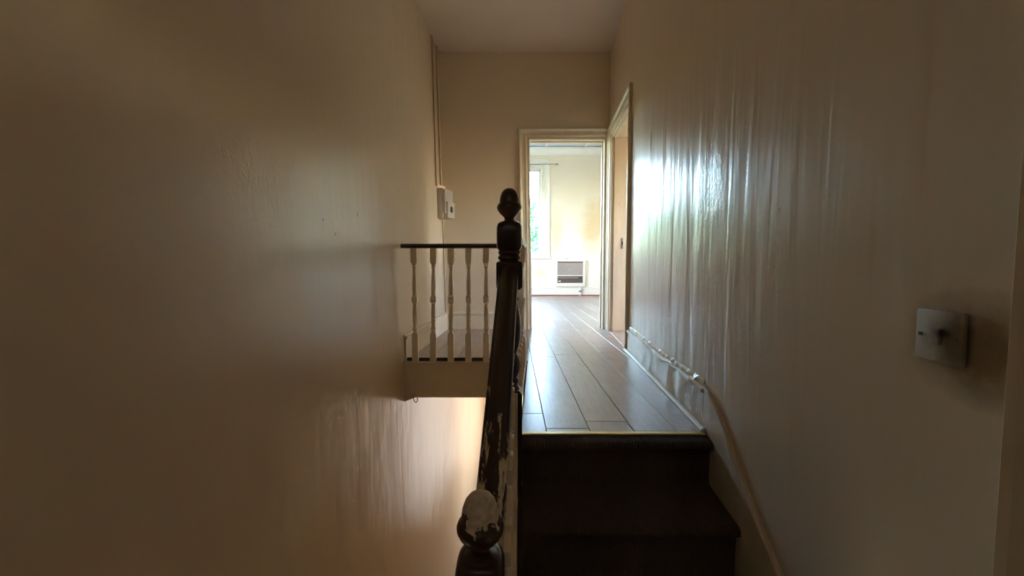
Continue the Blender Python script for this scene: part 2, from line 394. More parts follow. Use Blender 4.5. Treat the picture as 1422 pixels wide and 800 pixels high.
# ------------------------------------------------------------------ floors with separate planks
PW, PL = .176, 1.28
fl = struct(prism('floor', [(xl(YC, 0) + .002, YC + .03, -.014), (xn(YC) + .02, YC + .03, -.014), (xs(1.60) + .03, 1.60, -.014), (xr(1.6), 1.6, -.014), (xr(YF), YF, -.014), (xl(YF, 0) + .002, YF, -.014)], (0, 0, -.20), M['subfloor']), 'upper landing floor of worn brown laminate')
def clip(poly, a, b):
    """keep the part left of the directed line a->b"""
    outp = []
    def side(p): return (b[0]-a[0])*(p[1]-a[1]) - (b[1]-a[1])*(p[0]-a[0])
    for i, p in enumerate(poly):
        q = poly[(i+1) % len(poly)]; sp, sq = side(p), side(q)
        if sp >= 0: outp.append(p)
        if (sp >= 0) != (sq >= 0):
            k = sp / (sp - sq); outp.append((p[0] + (q[0]-p[0])*k, p[1] + (q[1]-p[1])*k))
    return outp
def plank(poly, parent, gap=.0011):
    if len(poly) < 3: return
    cx = sum(p[0] for p in poly) / len(poly); cy = sum(p[1] for p in poly) / len(poly)
    x0 = min(p[0] for p in poly); x1 = max(p[0] for p in poly); y0 = min(p[1] for p in poly); y1 = max(p[1] for p in poly)
    if x1 - x0 < .012 or y1 - y0 < .012: return
    fx = 1 - 2 * gap / (x1 - x0); fy = 1 - 2 * gap / (y1 - y0); mx, my = (x0 + x1) / 2, (y0 + y1) / 2
    z = random.uniform(-.0006, .0006)
    pts = [((mx + (p[0] - mx) * fx) - cx, (my + (p[1] - my) * fy) - cy, 0) for p in poly]
    prism('plank', pts, (0, 0, -.012), M['plank'], parent, .0012, loc=(cx, cy, z))
rows = [(-.037 + PW * i, -.037 + PW * (i + 1)) for i in range(-14, 13)]
joint0 = {0: 1.78, 1: 1.613, 2: 1.689, 3: 2.25, 4: 1.772, 5: 1.2}
def joints(i):
    j = joint0.get(i, 1.3 + ((i * 37) % 11) * .11)
    while j > .2: j -= PL
    r = []
    while j < 10.5: r.append(j); j += PL
    return r
for i, (a, b) in zip(range(-14, 13), rows):
    js = joints(i)
    for y0, y1 in zip(js, js[1:]):
        if i == 0:                         # the row that starts beside the newel
            lo = [(a, YC + .035), (xn(YC + .035) + .035, YC + .035), (xs(1.585) + .03, 1.585), (b, 1.585), (b, YF), (a, YF)]
            ys, ye = max(y0, 1.585), min(y1, YF)
            if ye > ys:
                if ye <= YC + .035:
                    l = lambda y: xs(1.585) + .03 + (xn(YC + .035) + .005 - xs(1.585)) * (y - 1.585) / (YC + .035 - 1.585)
                    plank([(l(ys), ys), (b, ys), (b, ye), (l(ye), ye)], fl)
                elif ys < YC + .035:
                    l = lambda y: xs(1.585) + .03 + (xn(YC + .035) + .005 - xs(1.585)) * (y - 1.585) / (YC + .035 - 1.585)
                    plank([(l(ys), ys), (b, ys), (b, ye), (a, ye), (a, YC + .035), (l(YC + .035), YC + .035)], fl)
                else: plank([(a, ys), (b, ys), (b, ye), (a, ye)], fl)
        elif b > xl(3) and a < xr(YF):
            ys, ye = max(y0, 1.585 if i > 0 else YC + .035), min(y1, YF)
            if ye > ys:
                p = [(a, ys), (b, ys), (b, ye), (a, ye)]
                p = clip(p, (xr(0), 0), (xr(8), 8)); p = clip(p, (xl(8) + .012, 8), (xl(0) + .012, 0))
                plank(p, fl)
# doorway to the far room and the far room itself
fr = struct(prism('floor', [(-2.3, YF, -.0145), (2.0, YF, -.0145), (2.0, YB, -.0145), (-2.3, YB, -.0145)], (0, 0, -.2), M['subfloor']), 'far room floor of worn brown laminate')
for i, (a, b) in zip(range(-14, 13), rows):
    js = joints(i)
    for y0, y1 in zip(js, js[1:]):
        for (X0, X1, Y0, Y1) in ((-2.29, 1.99, YF2 + .001, YB - .001), (.192, .956, YF + .001, YF2 - .001)):
            p = [(max(a, X0), max(y0, Y0)), (min(b, X1), max(y0, Y0)), (min(b, X1), min(y1, Y1)), (max(a, X0), min(y1, Y1))]
            if p[1][0] > p[0][0] and p[2][1] > p[1][1]: plank(p, fr)
fs = struct(prism('floor', [(xr(1.95) + .2, 1.95, -.0145), (3.2, 1.95, -.0145), (3.2, YF, -.0145), (xr(YF) , YF, -.0145), (xr(4.06), 4.06, -.0145), (xr(3.2), 3.2, -.0145), (xr(3.2) + .2, 3.2, -.0145)], (0, 0, -.2), M['subfloor']), 'side room floor')
for k in range(13):
    a = .94 + k * PW; 
    for y0, y1 in ((1.96, 3.0 + (k % 3) * .3), (3.0 + (k % 3) * .3, YF - .01)):
        p = [(a, y0), (min(a + PW, 3.19), y0), (min(a + PW, 3.19), y1), (a, y1)]
        p = clip(p, (xr(8) + .202, 8), (xr(0) + .202, 0)); plank(p, fs)
p = [(xr(3.2) + .001, 3.205), (xr(3.2) + .2, 3.205), (xr(4.05) + .2, 4.055), (xr(4.05) + .001, 4.055)]
plank(clip(p, (9, 3.62), (0, 3.62)) if False else p, fs)

# ------------------------------------------------------------------ door frames
CAS = [(0, 0), (0, .012), (.010, .016), (.022, .016), (.028, .011), (.055, .014), (.066, .024), (.078, .028), (.084, .022), (.084, 0)]
def mouth(flip=False): return [(-u, v) for u, v in CAS] if flip else CAS
# architrave round the far doorway (bottom left, up, across, down); n points toward the viewer
d1 = group_empty('door_1', 'doorway with cream moulded architrave to the bright far room')
path = [(.184, YF, 0), (.152, YF, 1.961), (.962, YF, 1.961), (.962, YF, 0)]
bm = bmesh.new()
add_sweep(bm, path[:3] , [(-u, v) for u, v in CAS] if (Vector((0, -1, 0)).cross(Vector((0, 0, 1)))).x > 0 else CAS, (0, -1, 0))
from_bm('architrave', bm, M['trim'], d1)
# right leg is squeezed against the corner
box('architrave_leg', (.963, YF - .024, 0), (xr(YF) - .004, YF - .0005, 2.045), M['trim'], d1, .005)
def lining(nm, quad, vec, parent): prism(nm, quad, vec, M['trim'], parent, .002)
lining('jamb', [(.191, YF - .004, 0), (.159, YF - .004, 1.954), (.159, YF2 + .004, 1.954), (.191, YF2 + .004, 0)], (.018, 0, 0), d1)
lining('jamb', [(.957, YF - .004, 0), (.957, YF - .004, 1.954), (.957, YF2 + .004, 1.954), (.957, YF2 + .004, 0)], (-.018, 0, 0), d1)
box('jamb_head', (.178, YF - .004, 1.936), (.938, YF2 + .004, 1.954), M['trim'], d1, .002)
box('door_stop', (.926, 4.225, .002), (.939, 4.245, 1.936), M['trim'], d1, .002)
box('door_stop', (.19, 4.225, 1.922), (.926, 4.245, 1.936), M['trim'], d1, .002)
# open door leaf, hinged on the right jamb, standing edge on to the viewer
def panel_door(name, w, h, t, mat, parent):
    """four panel leaf: x 0..w, y 0..t, z 0..h"""
    bm = bmesh.new(); st = .11
    add_box(bm, (0, 0, 0), (st, t, h), .002); add_box(bm, (w - st, 0, 0), (w, t, h), .002)
    for z0, z1 in ((0, .2), (.80, .98), (h - .12, h)): add_box(bm, (st, 0, z0), (w - st, t, z1), .002)
    add_box(bm, (w / 2 - .05, 0, .2), (w / 2 + .05, t, .80), .002); add_box(bm, (w / 2 - .05, 0, .98), (w / 2 + .05, t, h - .12), .002)
    o = from_bm(name, bm, mat, parent)
    for x0, x1 in ((st, w / 2 - .05), (w / 2 + .05, w - st)):
        for z0, z1 in ((.2, .80), (.98, h - .12)):
            bm = bmesh.new(); add_box(bm, (x0, t * .3, z0), (x1, t * .7, z1)); add_box(bm, (x0 + .03, t * .18, z0 + .03), (x1 - .03, t * .82, z1 - .03), .006)
            from_bm('panel', bm, mat, o)
    return o
leaf = panel_door('door_leaf', .74, 1.925, .038, M['trim'], d1)
leaf.location = (.978, 4.305, .008); leaf.rotation_euler = (0, 0, math.radians(77.2))
for z in (.22, 1.68): tube('hinge', [(.968, 4.2985, z), (.968, 4.2985, z + .09)], .007, M['metal'], d1)
for s in (-.035,):
    bm = bmesh.new(); add_lathe(bm, [(.004, -.03), (.012, -.03), (.009, -.012), (.022, 0), (.026, .012), (.018, .026), (.004, .028)], seg=14)
    o = from_bm('door_handle', bm, M['brass'], leaf, True); o.location = (.69, s, .95); o.rotation_euler = (math.radians(90), 0, 0)

# doorway in the right wall
d2 = group_empty('door_2', 'cream framed doorway in the right hand wall')
nR = Vector((-1, .08, 0)).normalized()
path = [(xr(3.19), 3.19, 0), (xr(3.19), 3.19, 1.95), (xr(4.07), 4.07, 1.95), (xr(4.07), 4.07, 0)]
sd = nR.cross(Vector((0, 0, 1))).y            # side for the first (upward) leg must point away from the opening (-y)
bm = bmesh.new(); add_sweep(bm, path, CAS if sd < 0 else [(-u, v) for u, v in CAS], nR)
from_bm('architrave', bm, M['trim'], d2)
def ybox(nm, y0, y1, d0, d1_, z0, z1, par, mat=None):
    """board in the doorway thickness: depth d from the wall face"""
    prism(nm, [(xr(y0) + d0, y0, z0), (xr(y1) + d0, y1, z0), (xr(y1) + d1_, y1, z0), (xr(y0) + d1_, y0, z0)], (0, 0, z1 - z0), mat or M['trim'], par, .002)
ybox('jamb', 4.042, 4.06, -.002, .204, 0, 1.94, d2); ybox('jamb', 3.20, 3.218, -.002, .204, 0, 1.94, d2)
ybox('jamb_head', 3.218, 4.042, -.002, .204, 1.922, 1.94, d2)
ybox('door_stop', 4.028, 4.0415, .03, .078, 0, 1.92, d2); ybox('door_stop', 3.2185, 3.232, .03, .078, 0, 1.92, d2)
ybox('door_stop', 3.232, 4.028, .03, .078, 1.906, 1.9215, d2)
ls = box('latch_keep', (1.088, 4.034, .83), (1.108, 4.0415, .935), M['metal'], d2, .002)
box('latch_hole', (1.093, 4.032, .865), (1.103, 4.0345, .90), M['subfloor'], ls)
box('screw_hole', (1.056, 4.0385, 1.27), (1.064, 4.042, 1.282), M['dark_plastic'], d2)
# near doorway on the right, beside the switch, closed and in the dark
d3 = group_empty('door_3', 'closed door at the near end of the right hand wall, in shadow')
path = [(xr(.46), .46, LOW), (xr(.46), .46, 1.245), (xr(-.34), -.34, 1.245), (xr(-.34), -.34, LOW)]
bm = bmesh.new(); add_sweep(bm, path, [(-u, v) for u, v in CAS] if sd < 0 else CAS, nR)
from_bm('architrave', bm, M['trim'], d3)
lf = panel_door('door_leaf', .80, 1.96, .04, M['trim'], d3)
lf.location = (xr(.462) + .12, .462, LOW + .008); lf.rotation_euler = (0, 0, math.radians(-90) - math.atan(.08) * 1)
bm = bmesh.new(); add_lathe(bm, [(.004, -.03), (.012, -.03), (.009, -.012), (.024, 0), (.028, .012), (.018, .026), (.004, .028)], seg=14)
o = from_bm('door_handle', bm, M['brass'], lf, True); o.location = (.07, -.035, .98); o.rotation_euler = (math.radians(90), 0, 0)

# ------------------------------------------------------------------ skirting boards
def rough_board(name, pts, mat, n_out, thick, top_lip=.008, parent=None, wob=.0012):
    """board on a wall: pts = [(base point, height)]; face slightly uneven, moulded lip along the top"""
    bm = bmesh.new(); rings = []; n = Vector(n_out)
    for k, (b, h) in enumerate(pts):
        b = Vector(b); j = lambda s: mnoise.noise(Vector((b.x * 9 + s, b.y * 9, b.z * 9 + s * 3))) * wob
        rings.append([bm.verts.new(b + Vector((0, 0, z)) + n * d) for z, d in
                      ((0, 0), (0, thick + j(1)), (h * .5, thick + j(2)), (h - .030, thick + j(3)), (h - .026, thick + top_lip + j(4)), (h - .012 + j(5), thick + top_lip * .9 + j(4)), (h - .008, thick * .55 + j(6)), (h + j(7), thick * .45), (h, 0))])
    k = len(rings[0])
    for a, b in zip(rings, rings[1:]):
        for i in range(k): bm.faces.new((a[i], a[(i+1) % k], b[(i+1) % k], b[i]))
    bm.faces.new(rings[0]); bm.faces.new(list(reversed(rings[-1])))
    return from_bm(name, bm, mat, parent)
nL = (1, -.05, 0)
n_ = 60
pts = []
for k in range(n_ + 1):
    y = 3.085 - (3.085 - 1.60) * k / n_; pts.append(((xr(y), y, 0.0005), .176 + .004 * math.sin(y * 5)))
struct(rough_board('baseboard_right', pts, M['skirt'], nR, .013, .008, wob=.006), 'chipped glossy cream skirting along the right side of the landing')
# plaster lip, knocked about, above the skirting
bm = bmesh.new(); rr = []
for k in range(91):
    y = 3.08 - (3.08 - 1.62) * k / 90; h = .180 + .004 * math.sin(y * 5) + mnoise.noise(Vector((y * 25, 0, 0))) * .006
    d = .006 + max(0, mnoise.noise(Vector((y * 22, 3, 0)))) * .014
    rr.append([bm.verts.new((xr(y) + dd * nR.x, y + dd * nR.y, h + z)) for z, dd in ((-.006, 0), (-.004, d), (.006, d * .8), (.018, 0))])
for a, b in zip(rr, rr[1:]):
    for i in range(4): bm.faces.new((a[i], a[(i+1) % 4], b[(i+1) % 4], b[i]))
bm.faces.new(rr[0]); bm.faces.new(list(reversed(rr[-1])))
struct(from_bm('trim_1', bm, M['skirt']), 'broken plaster edge above the right skirting')
# stair part of the skirting: the cap follows the pitch
cap = [(1.598, .176), (1.558, .170), (1.503, .150), (1.40, .075), (1.319, .004), (1.132, -.135), (1.039, -.185), (.80, -.40), (.62, -.56)]
bm = bmesh.new(); rr = []
def capz(y):
    for (a, za), (b, zb) in zip(cap, cap[1:]):
        if b <= y <= a: return zb + (za - zb) * (y - b) / (a - b)
    return cap[-1][1] if y < cap[-1][0] else cap[0][1]
def nose_z(y): return -.185 * max(0, (1.56 - y) / .235) - .22
for k in range(50):
    y = 1.598 - (1.598 - .62) * k / 49; z = capz(y); lowz = max(LOW + .001, z - .42); j = mnoise.noise(Vector((y * 14, 1, 5))) * .002
    rr.append([bm.verts.new((xr(y) + d * nR.x, y + d * nR.y, zz)) for zz, d in ((lowz, 0), (lowz, .013), (z - .012, .013 + j), (z - .009, .0155 + j), (z - .004, .0145 + j), (z, .009), (z, 0))])
for a, b in zip(rr, rr[1:]):
    for i in range(7): bm.faces.new((a[i], a[(i+1) % 7], b[(i+1) % 7], b[i]))
bm.faces.new(rr[0]); bm.faces.new(list(reversed(rr[-1])))
struct(from_bm('baseboard_stair', bm, M['skirt']), 'sloping cream skirting beside the carpeted steps')
# quarter round bead at the foot of the right skirting
bm = bmesh.new(); rr = []
for k in range(41):
    y = 3.14 - (3.14 - 1.572) * k / 40; x0 = xr(y) - .0145
    rr.append([bm.verts.new((x0 - a, y, z + .0006)) for a, z in ((0, 0), (.018, 0), (.0165, .009), (.011, .0155), (.0, .018))])
for a, b in zip(rr, rr[1:]):
    for i in range(5): bm.faces.new((a[i], a[(i+1) % 5], b[(i+1) % 5], b[i]))
bm.faces.new(rr[0]); bm.faces.new(list(reversed(rr[-1])))
struct(from_bm('trim_2', bm, M['trim_white']), 'pale quarter round bead at the foot of the right skirting')
# left wall, far wall and far room skirtings
struct(rough_board('baseboard_left', [((xl(y, .1), y, .0005), .18) for y in (2.775, 3.0, 3.3, 3.6, 3.9, 4.148)], M['trim'], nL, .016), 'cream skirting on the left wall behind the white balusters')
struct(rough_board('baseboard_far', [((x, YF, .0005), .18) for x in (xl(YF) + .004, -.4, -.1, .095)], M['trim'], (0, -1, 0), .016))
struct(rough_board('baseboard_room', [((x, YB, .016), .172) for x in (-2.29, -1, 0, 1, 1.99)], M['wall_room'], (0, -1, 0), .02), 'pale skirting under the wall heater in the far room')
struct(box('trim_3', (-2.29, YB - .036, .0008), (1.99, YB - .0201, .028), M['red_edge']), 'reddish strip where the far room floor meets the skirting')
bm = bmesh.new(); add_sweep(bm, [(-2.29, YB, 2.985), (1.99, YB, 2.985)], [(0, 0), (0, .02), (.03, .03), (.07, .07), (.10, .12), (.135, .13), (.135, 0)] if (Vector((0, -1, 0)).cross(Vector((1, 0, 0)))).z > 0 else [(-0, 0), (-0, .02), (-.03, .03), (-.07, .07), (-.10, .12), (-.135, .13), (-.135, 0)], (0, -1, 0))
struct(from_bm('trim_4', bm, M['batten']), 'white cornice of the far room')

# ------------------------------------------------------------------ sash windows
def sash_window(idx, W, label):
    x0, x1, z0, z1 = W; t = group_empty('window_%d' % idx, label)
    y = YB
    bm = bmesh.new()
    add_box(bm, (x0, y + .02, z0), (x0 + .045, y + .2, z1), .003); add_box(bm, (x1 - .045, y + .02, z0), (x1, y + .2, z1), .003)
    add_box(bm, (x0 + .045, y + .02, z1 - .05), (x1 - .045, y + .2, z1), .003); add_box(bm, (x0 + .045, y + .02, z0), (x1 - .045, y + .2, z0 + .03), .003)
    from_bm('window_frame', bm, M['trim_white'], t)
    a, b = x0 + .046, x1 - .046; mid = 1.815
    for nm, ys, s0, s1 in (('upper_sash', y + .12, mid - .02, z1 - .051), ('lower_sash', y + .075, z0 + .031, mid + .02)):
        bm = bmesh.new(); w_ = .036; bot = .07 if nm == 'lower_sash' else .036
        add_box(bm, (a, ys, s0), (a + w_, ys + .04, s1), .003); add_box(bm, (b - w_, ys, s0), (b, ys + .04, s1), .003)
        add_box(bm, (a + w_, ys, s1 - .04), (b - w_, ys + .04, s1), .003); add_box(bm, (a + w_, ys, s0), (b - w_, ys + .04, s0 + bot), .003)
        s = from_bm(nm, bm, M['trim_white'], t)
        box('pane', (a + w_, ys + .018, s0 + bot), (b - w_, ys + .022, s1 - .04), M['glass'], s)
        if nm == 'lower_sash':
            for xx in (a + .22, b - .22): box('sash_lift', (xx - .025, ys - .014, s0 + .03), (xx + .025, ys - .0005, s0 + .04), M['brass'], s, .003)
    n = Vector((0, -1, 0)); pth = [(x0 - .001, y, z0), (x0 - .001, y, z1 + .001), (x1 + .001, y, z1 + .001), (x1 + .001, y, z0)]
    sg = 1 if n.cross(Vector((0, 0, 1))).x < 0 else -1
    bm = bmesh.new(); add_sweep(bm, pth, [(sg * u * 1.75, v) for u, v in CAS], n); from_bm('architrave', bm, M['trim_white'], t)
    box('window_sill', (x0 - .17, y - .06, z0 - .045), (x1 + .17, y + .02, z0 - .001), M['trim_white'], t, .006)
sash_window(1, W1, 'white sash window in the far room with trees outside')
sash_window(2, W2, 'white sash window in the far room hidden by the doorway wall')
for nm, lo, hi in (('window_3', (-2.395, 5.6, .95), (-2.335, 6.9, 2.65)), ('window_4', (3.215, 2.6, 1.0), (3.28, 3.1, 1.9))):
    t = group_empty(nm); bm = bmesh.new()
    ax0, ay0, az0 = lo; ax1, ay1, az1 = hi
    add_box(bm, (ax0, ay0, az0), (ax1, ay0 + .05, az1), .003); add_box(bm, (ax0, ay1 - .05, az0), (ax1, ay1, az1), .003)
    add_box(bm, (ax0, ay0 + .05, az0), (ax1, ay1 - .05, az0 + .05), .003); add_box(bm, (ax0, ay0 + .05, az1 - .05), (ax1, ay1 - .05, az1), .003)
    add_box(bm, (ax0, ay0 + .05, (az0 + az1) / 2 - .02), (ax1, ay1 - .05, (az0 + az1) / 2 + .02), .003)
    from_bm('window_frame', bm, M['trim_white'], t)

# ------------------------------------------------------------------ stair: steps, carpet, string
NOSE = [(1.487, 0), (1.262, -.185), (1.037, -.37), (.812, -.555)]
stc = thing('staircase', 'short flight of dark steps rising to the landing', 'stairs', (.38, 1.2, LOW))
for k, (yn, z) in enumerate(NOSE):
    y1 = yn + .275; ya = yn + .05
    ztop = z - .012; zb = -.205 if k == 0 else LOW + .002
    b = [(xs(ya) + .02, ya), (xr(ya) - .018, ya), (xr(y1) - .018, y1), (xs(y1) + .02, y1)]
    if k == 0: y1 = 1.595; b = [(xs(ya) + .02, ya), (xr(ya) - .018, ya), (xr(y1) - .018, y1), (xs(y1) + .02, y1)]; zb = LOW + .002
    nxt_y = NOSE[k-1][0] + .05 if k else y1
    if k == 0: nxt_y = 1.595
    b = [(.041 if k == 0 else xs(ya) + .02, ya), (xr(ya) - .018, ya), (xr(nxt_y - .001) - .018, nxt_y - .001), (.041 if k == 0 else xs(nxt_y - .001) + .02, nxt_y - .001)]
    o = prism('step', [(x - .38, y - 1.2, zb - LOW) for x, y in b], (0, 0, ztop - zb), M['tread'], stc)
# string board on the open side, with a worn painted top edge
def string_z(y): return .195 - .90 * (1.47 - y)
sp = [(1.468, string_z(1.468)), (.812, string_z(.812)), (.812, LOW + .003), (1.468, LOW + .003)]
prism('string_board', [(xs(y) - .013 - .38, y - 1.2, z - LOW) for y, z in sp], (.032, 0, 0), M['string'], stc, .004)
# carpet, one wrapped piece with rounded nosings
prof = []
for k, (yn, z) in enumerate(NOSE):
    ystart = 1.546 if k == 0 else NOSE[k-1][0] + .036
    if k == 0: prof.append((ystart, z - .001))
    prof += ([(yn + .10, z - .003)] if k else []) + [(yn + .03, z - .004)]
    for a in range(0, 181, 30):
        prof.append((yn + .016 - .016 * math.sin(math.radians(a)), z - .022 + .017 * math.cos(math.radians(a))))
    prof += [(yn + .030, z - .050), (yn + .034, z - .10), (yn + .034, z - .168), (yn + .030, z - .182)]
bm = bmesh.new(); nx = 26; grid = []
for y, z in prof:
    row = []
    for i in range(nx + 1):
        u = i / nx; x = max(xs(y) + .0195, .0395 if y > 1.462 else -1) * (1 - u) + (xr(y) - .0145) * u
        j = mnoise.noise(Vector((x * 6, y * 9, z * 9))) * .0022
        row.append(bm.verts.new((x, y - abs(j), z - abs(j))))
    grid.append(row)
for a, b in zip(grid, grid[1:]):
    for i in range(nx): bm.faces.new((a[i], a[i+1], b[i+1], b[i]))
tag(from_bm('stair_carpet', bm, M['carpet'], None, True), 'dark brown cord carpet fitted over the steps', 'carpet')
bm = bmesh.new(); rr = []
for i in range(31):
    u = i / 30; yj = 0
    rr.append([bm.verts.new((((.04) * (1 - u) + (xr(y) - .02) * u), y, z)) for y, z in ((1.551, -.0085), (1.549, .001), (1.555, .0036), (1.577, .0036), (1.583, .001), (1.583, -.0085))])
for a, b in zip(rr, rr[1:]):
    for i in range(6): bm.faces.new((a[i], a[(i+1) % 6], b[(i+1) % 6], b[i]))
bm.faces.new(rr[0]); bm.faces.new(list(reversed(rr[-1])))
tag(from_bm('threshold_strip', bm, M['brass']), 'thin worn brass strip where the laminate meets the stair carpet', 'floor trim')
# flight going down beneath, in the open well
dn = thing('staircase', 'lower flight descending inside the stairwell, below the left wall', 'stairs', (-.4, .6, HALL))
for k in range(11):
    z = LOW - .188 * (k + 1); y0 = .62 + .225 * k
    box('step', (-.62 + .4 + .0, y0 - .6 + .001, max(z - .5, HALL + .002) - HALL), (-.03 + .4, y0 + .225 - .6, z - HALL), M['tread'], dn)

# ------------------------------------------------------------------ newel posts
def newel(x, y, top, foot, label, acorn_mat, sq=.0475):
    t = thing('newel_post', label, 'newel post', (x, y, foot), 'newel posts'); h = top - foot
    del t['group']
    A = h
    bm = bmesh.new()
    prof = [(.002, A), (.012, A - .0015), (.021, A - .007), (.029, A - .017), (.0345, A - .032), (.0365, A - .046), (.0365, A - .054), (.043, A - .060), (.0462, A - .068),
            (.0455, A - .076), (.041, A - .086), (.033, A - .096), (.024, A - .104), (.019, A - .110), (.018, A - .118)]
    add_lathe(bm, prof, seg=28); from_bm('acorn_finial', bm, acorn_mat, t, True, angle=60)
    bm = bmesh.new()
    add_lathe(bm, [(.018, A - .118), (.022, A - .121), (.033, A - .125), (.035, A - .128)], seg=28)
    from_bm('collar', bm, M['dark_wood'], t, True, angle=60)
    bm = bmesh.new(); add_soft_square(bm, [(.036, A - .126, .3), (.043, A - .131, .55), (.0455, A - .139, .8), (sq, A - .150, .9), (sq, A - .165, .95), (sq, A - .218, .95), (sq - .006, A - .230, .9)])
    from_bm('cap_block', bm, M['dark_wood'], t, True, angle=50)
    bm = bmesh.new()
    add_lathe(bm, [(.036, A - .230), (.040, A - .233), (.043, A - .238), (.040, A - .244), (.036, A - .247), (.041, A - .252), (.044, A - .258), (.041, A - .264), (.037, A - .268), (.037, A - .272)], seg=28)
    from_bm('ring_moulding', bm, M['dark_wood'], t, True, angle=60)
    bm = bmesh.new(); add_square_stack(bm, [(sq - .006, A - .272), (sq, A - .278), (sq, A - .366), (sq - .008, A - .376)], 0, 0)
    from_bm('rail_block', bm, M['dark_wood'], t)
    bm = bmesh.new()
    sh = [(.037, .376), (.030, .384), (.027, .392), (.034, .400), (.040, .408), (.034, .418), (.029, .426), (.034, .445), (.041, .48), (.0445, .52), (.043, .56), (.037, .592), (.030, .612), (.027, .622),
          (.034, .630), (.042, .650), (.0445, .668), (.041, .688), (.034, .704), (.029, .712), (.036, .722), (.036, .730), (.030, .738), (.036, .748), (.041, .756)]
    add_lathe(bm, [(r, A - z) for r, z in sh], seg=28); from_bm('turned_shaft', bm, M['dark_wood'], t, True, angle=60)
    bm = bmesh.new(); add_square_stack(bm, [(sq - .010, A - .756), (sq, A - .768), (sq, 0)], 0, 0)
    from_bm('base_block', bm, M['dark_wood'], t)
    return t
newel(-.010, 1.52, .952, -.21, 'dark brown turned newel post at the top of the steps, standing clear against the doorway', M['dark_wood'])
newel(-.062, .76, .227, LOW + .0005, 'nearest newel post, its acorn top worn through to cream paint', M['acorn_worn'])

# ------------------------------------------------------------------ handrails and balusters
RP = [(-.026, 0), (-.026, .010), (-.035, .018), (-.037, .028), (-.034, .036), (-.027, .039), (-.024, .043), (-.017, .052), (-.008, .056), (0, .0575), (.008, .056), (.017, .052), (.024, .043), (.027, .039), (.034, .036), (.037, .028), (.035, .018), (.026, .010), (.026, 0)]
def rail(name, a, b, mat, parent=None, prof=RP, drop=0.0):
    a, b = Vector(a), Vector(b); d = (b - a).normalized(); s = d.cross(Vector((0, 0, 1))).normalized(); u = s.cross(d).normalized()
    bm = bmesh.new(); n = 24; rings = []
    for k in range(n + 1):
        p = a.lerp(b, k / n); rings.append([bm.verts.new(p + s * x + Vector((0, 0, (z - .0575) / u.z))) for x, z in prof])
    m = len(prof)
    for r1, r2 in zip(rings, rings[1:]):
        for i in range(m): bm.faces.new((r1[i], r1[(i+1) % m], r2[(i+1) % m], r2[i]))
    bm.faces.new(rings[0]); bm.faces.new(list(reversed(rings[-1])))
    return from_bm(name, bm, mat, parent, True, angle=32)
ry = lambda y: .667 - .945 * (1.472 - y)
sb = thing('stair_balustrade', 'sloping handrail between the two newel posts, dark paint worn to cream streaks', 'balustrade', (0, 0, 0))
rail('handrail', (xn(.808), .808, ry(.808)), (xn(1.4715), 1.4715, ry(1.4715)), M['rail'], sb)

def baluster_mesh(zb, zt, shear=0.0, s=.0205):
    """turned baluster standing at the origin: squared ends, vase, centre bead"""
    h = zt - zb; bm = bmesh.new(); f = lambda t_: zb + h * t_
    rings = []
    prof = [(s, 0, 1), (s, .245, 1), (s * .78, .262, 0), (s * .55, .270, 0), (s * .72, .282, 0), (s * .95, .295, 0), (s * .6, .31, 0), (s * .72, .36, 0), (s * .80, .42, 0), (s * .66, .49, 0), (s * .55, .515, 0),
            (s * 1.0, .53, .7), (s * 1.02, .575, .7), (s * .62, .59, 0), (s * .80, .64, 0), (s * .76, .70, 0), (s * .55, .79, 0), (s * .48, .825, 0), (s * .75, .838, 0), (s * .55, .85, 0), (s * .9, .868, .5), (s, .88, 1), (s, 1, 1)]
    for r, t_, q in prof:
        ring = []
        for k in range(12):
            a = math.radians(45 + 30 * k - 0); c, si = math.cos(a), math.sin(a); m_ = 1 / max(abs(c), abs(si))
            rad = r * ((1 - q) + q * m_)
            ring.append(bm.verts.new((rad * c, rad * si, f(t_) + (shear * rad * si if t_ in (0, 1) else 0))))
        rings.append(ring)
    for a, b in zip(rings, rings[1:]):
        for i in range(12): bm.faces.new((a[i], a[(i+1) % 12], b[(i+1) % 12], b[i]))
    bm.faces.new(rings[0]); bm.faces.new(list(reversed(rings[-1])))
    bmesh.ops.recalc_face_normals(bm, faces=bm.faces)
    me = bpy.data.meshes.new('baluster'); bm.to_mesh(me); bm.free(); me.materials.append(M['baluster'])
    for p in me.polygons: p.use_smooth = True
    me.set_sharp_from_angle(angle=math.radians(38))
    return me
me = baluster_mesh(0, .70, .92)
for k in range(5):
    y = 1.40 - .128 * k; put('baluster', me, None, sb, (xs(y) - .012, y, string_z(y) + .004)).scale = (1, 1, (ry(y) - .085 - string_z(y)) / .70)
# guard across the end of the stairwell: handrail, five balusters seen, base piece
gb = thing('landing_balustrade', 'cream turned balusters under a thin dark rail across the end of the stairwell', 'balustrade', (0, 0, 0))
RP2 = [(x * .85, z * .55) for x, z in RP]
def flat_rail(name, a, b, top, par, prof=RP2):
    a, b = Vector((*a, top)), Vector((*b, top)); d = (b - a).normalized(); s = d.cross(Vector((0, 0, 1)))
    bm = bmesh.new(); zt = max(z for _, z in prof); rings = [[bm.verts.new(p + s * x + Vector((0, 0, z - zt))) for x, z in prof] for p in (a, a.lerp(b, .5), b)]
    m = len(prof)
    for r1, r2 in zip(rings, rings[1:]):
        for i in range(m): bm.faces.new((r1[i], r1[(i+1) % m], r2[(i+1) % m], r2[i]))
    bm.faces.new(rings[0]); bm.faces.new(list(reversed(rings[-1])))
    return from_bm(name, bm, M['dark_wood'], par, True, angle=32)
YG = YC + .018
flat_rail('handrail', (-.752, YG), (xn(YG) + .012, YG), .812, gb)
me = baluster_mesh(0, .777)
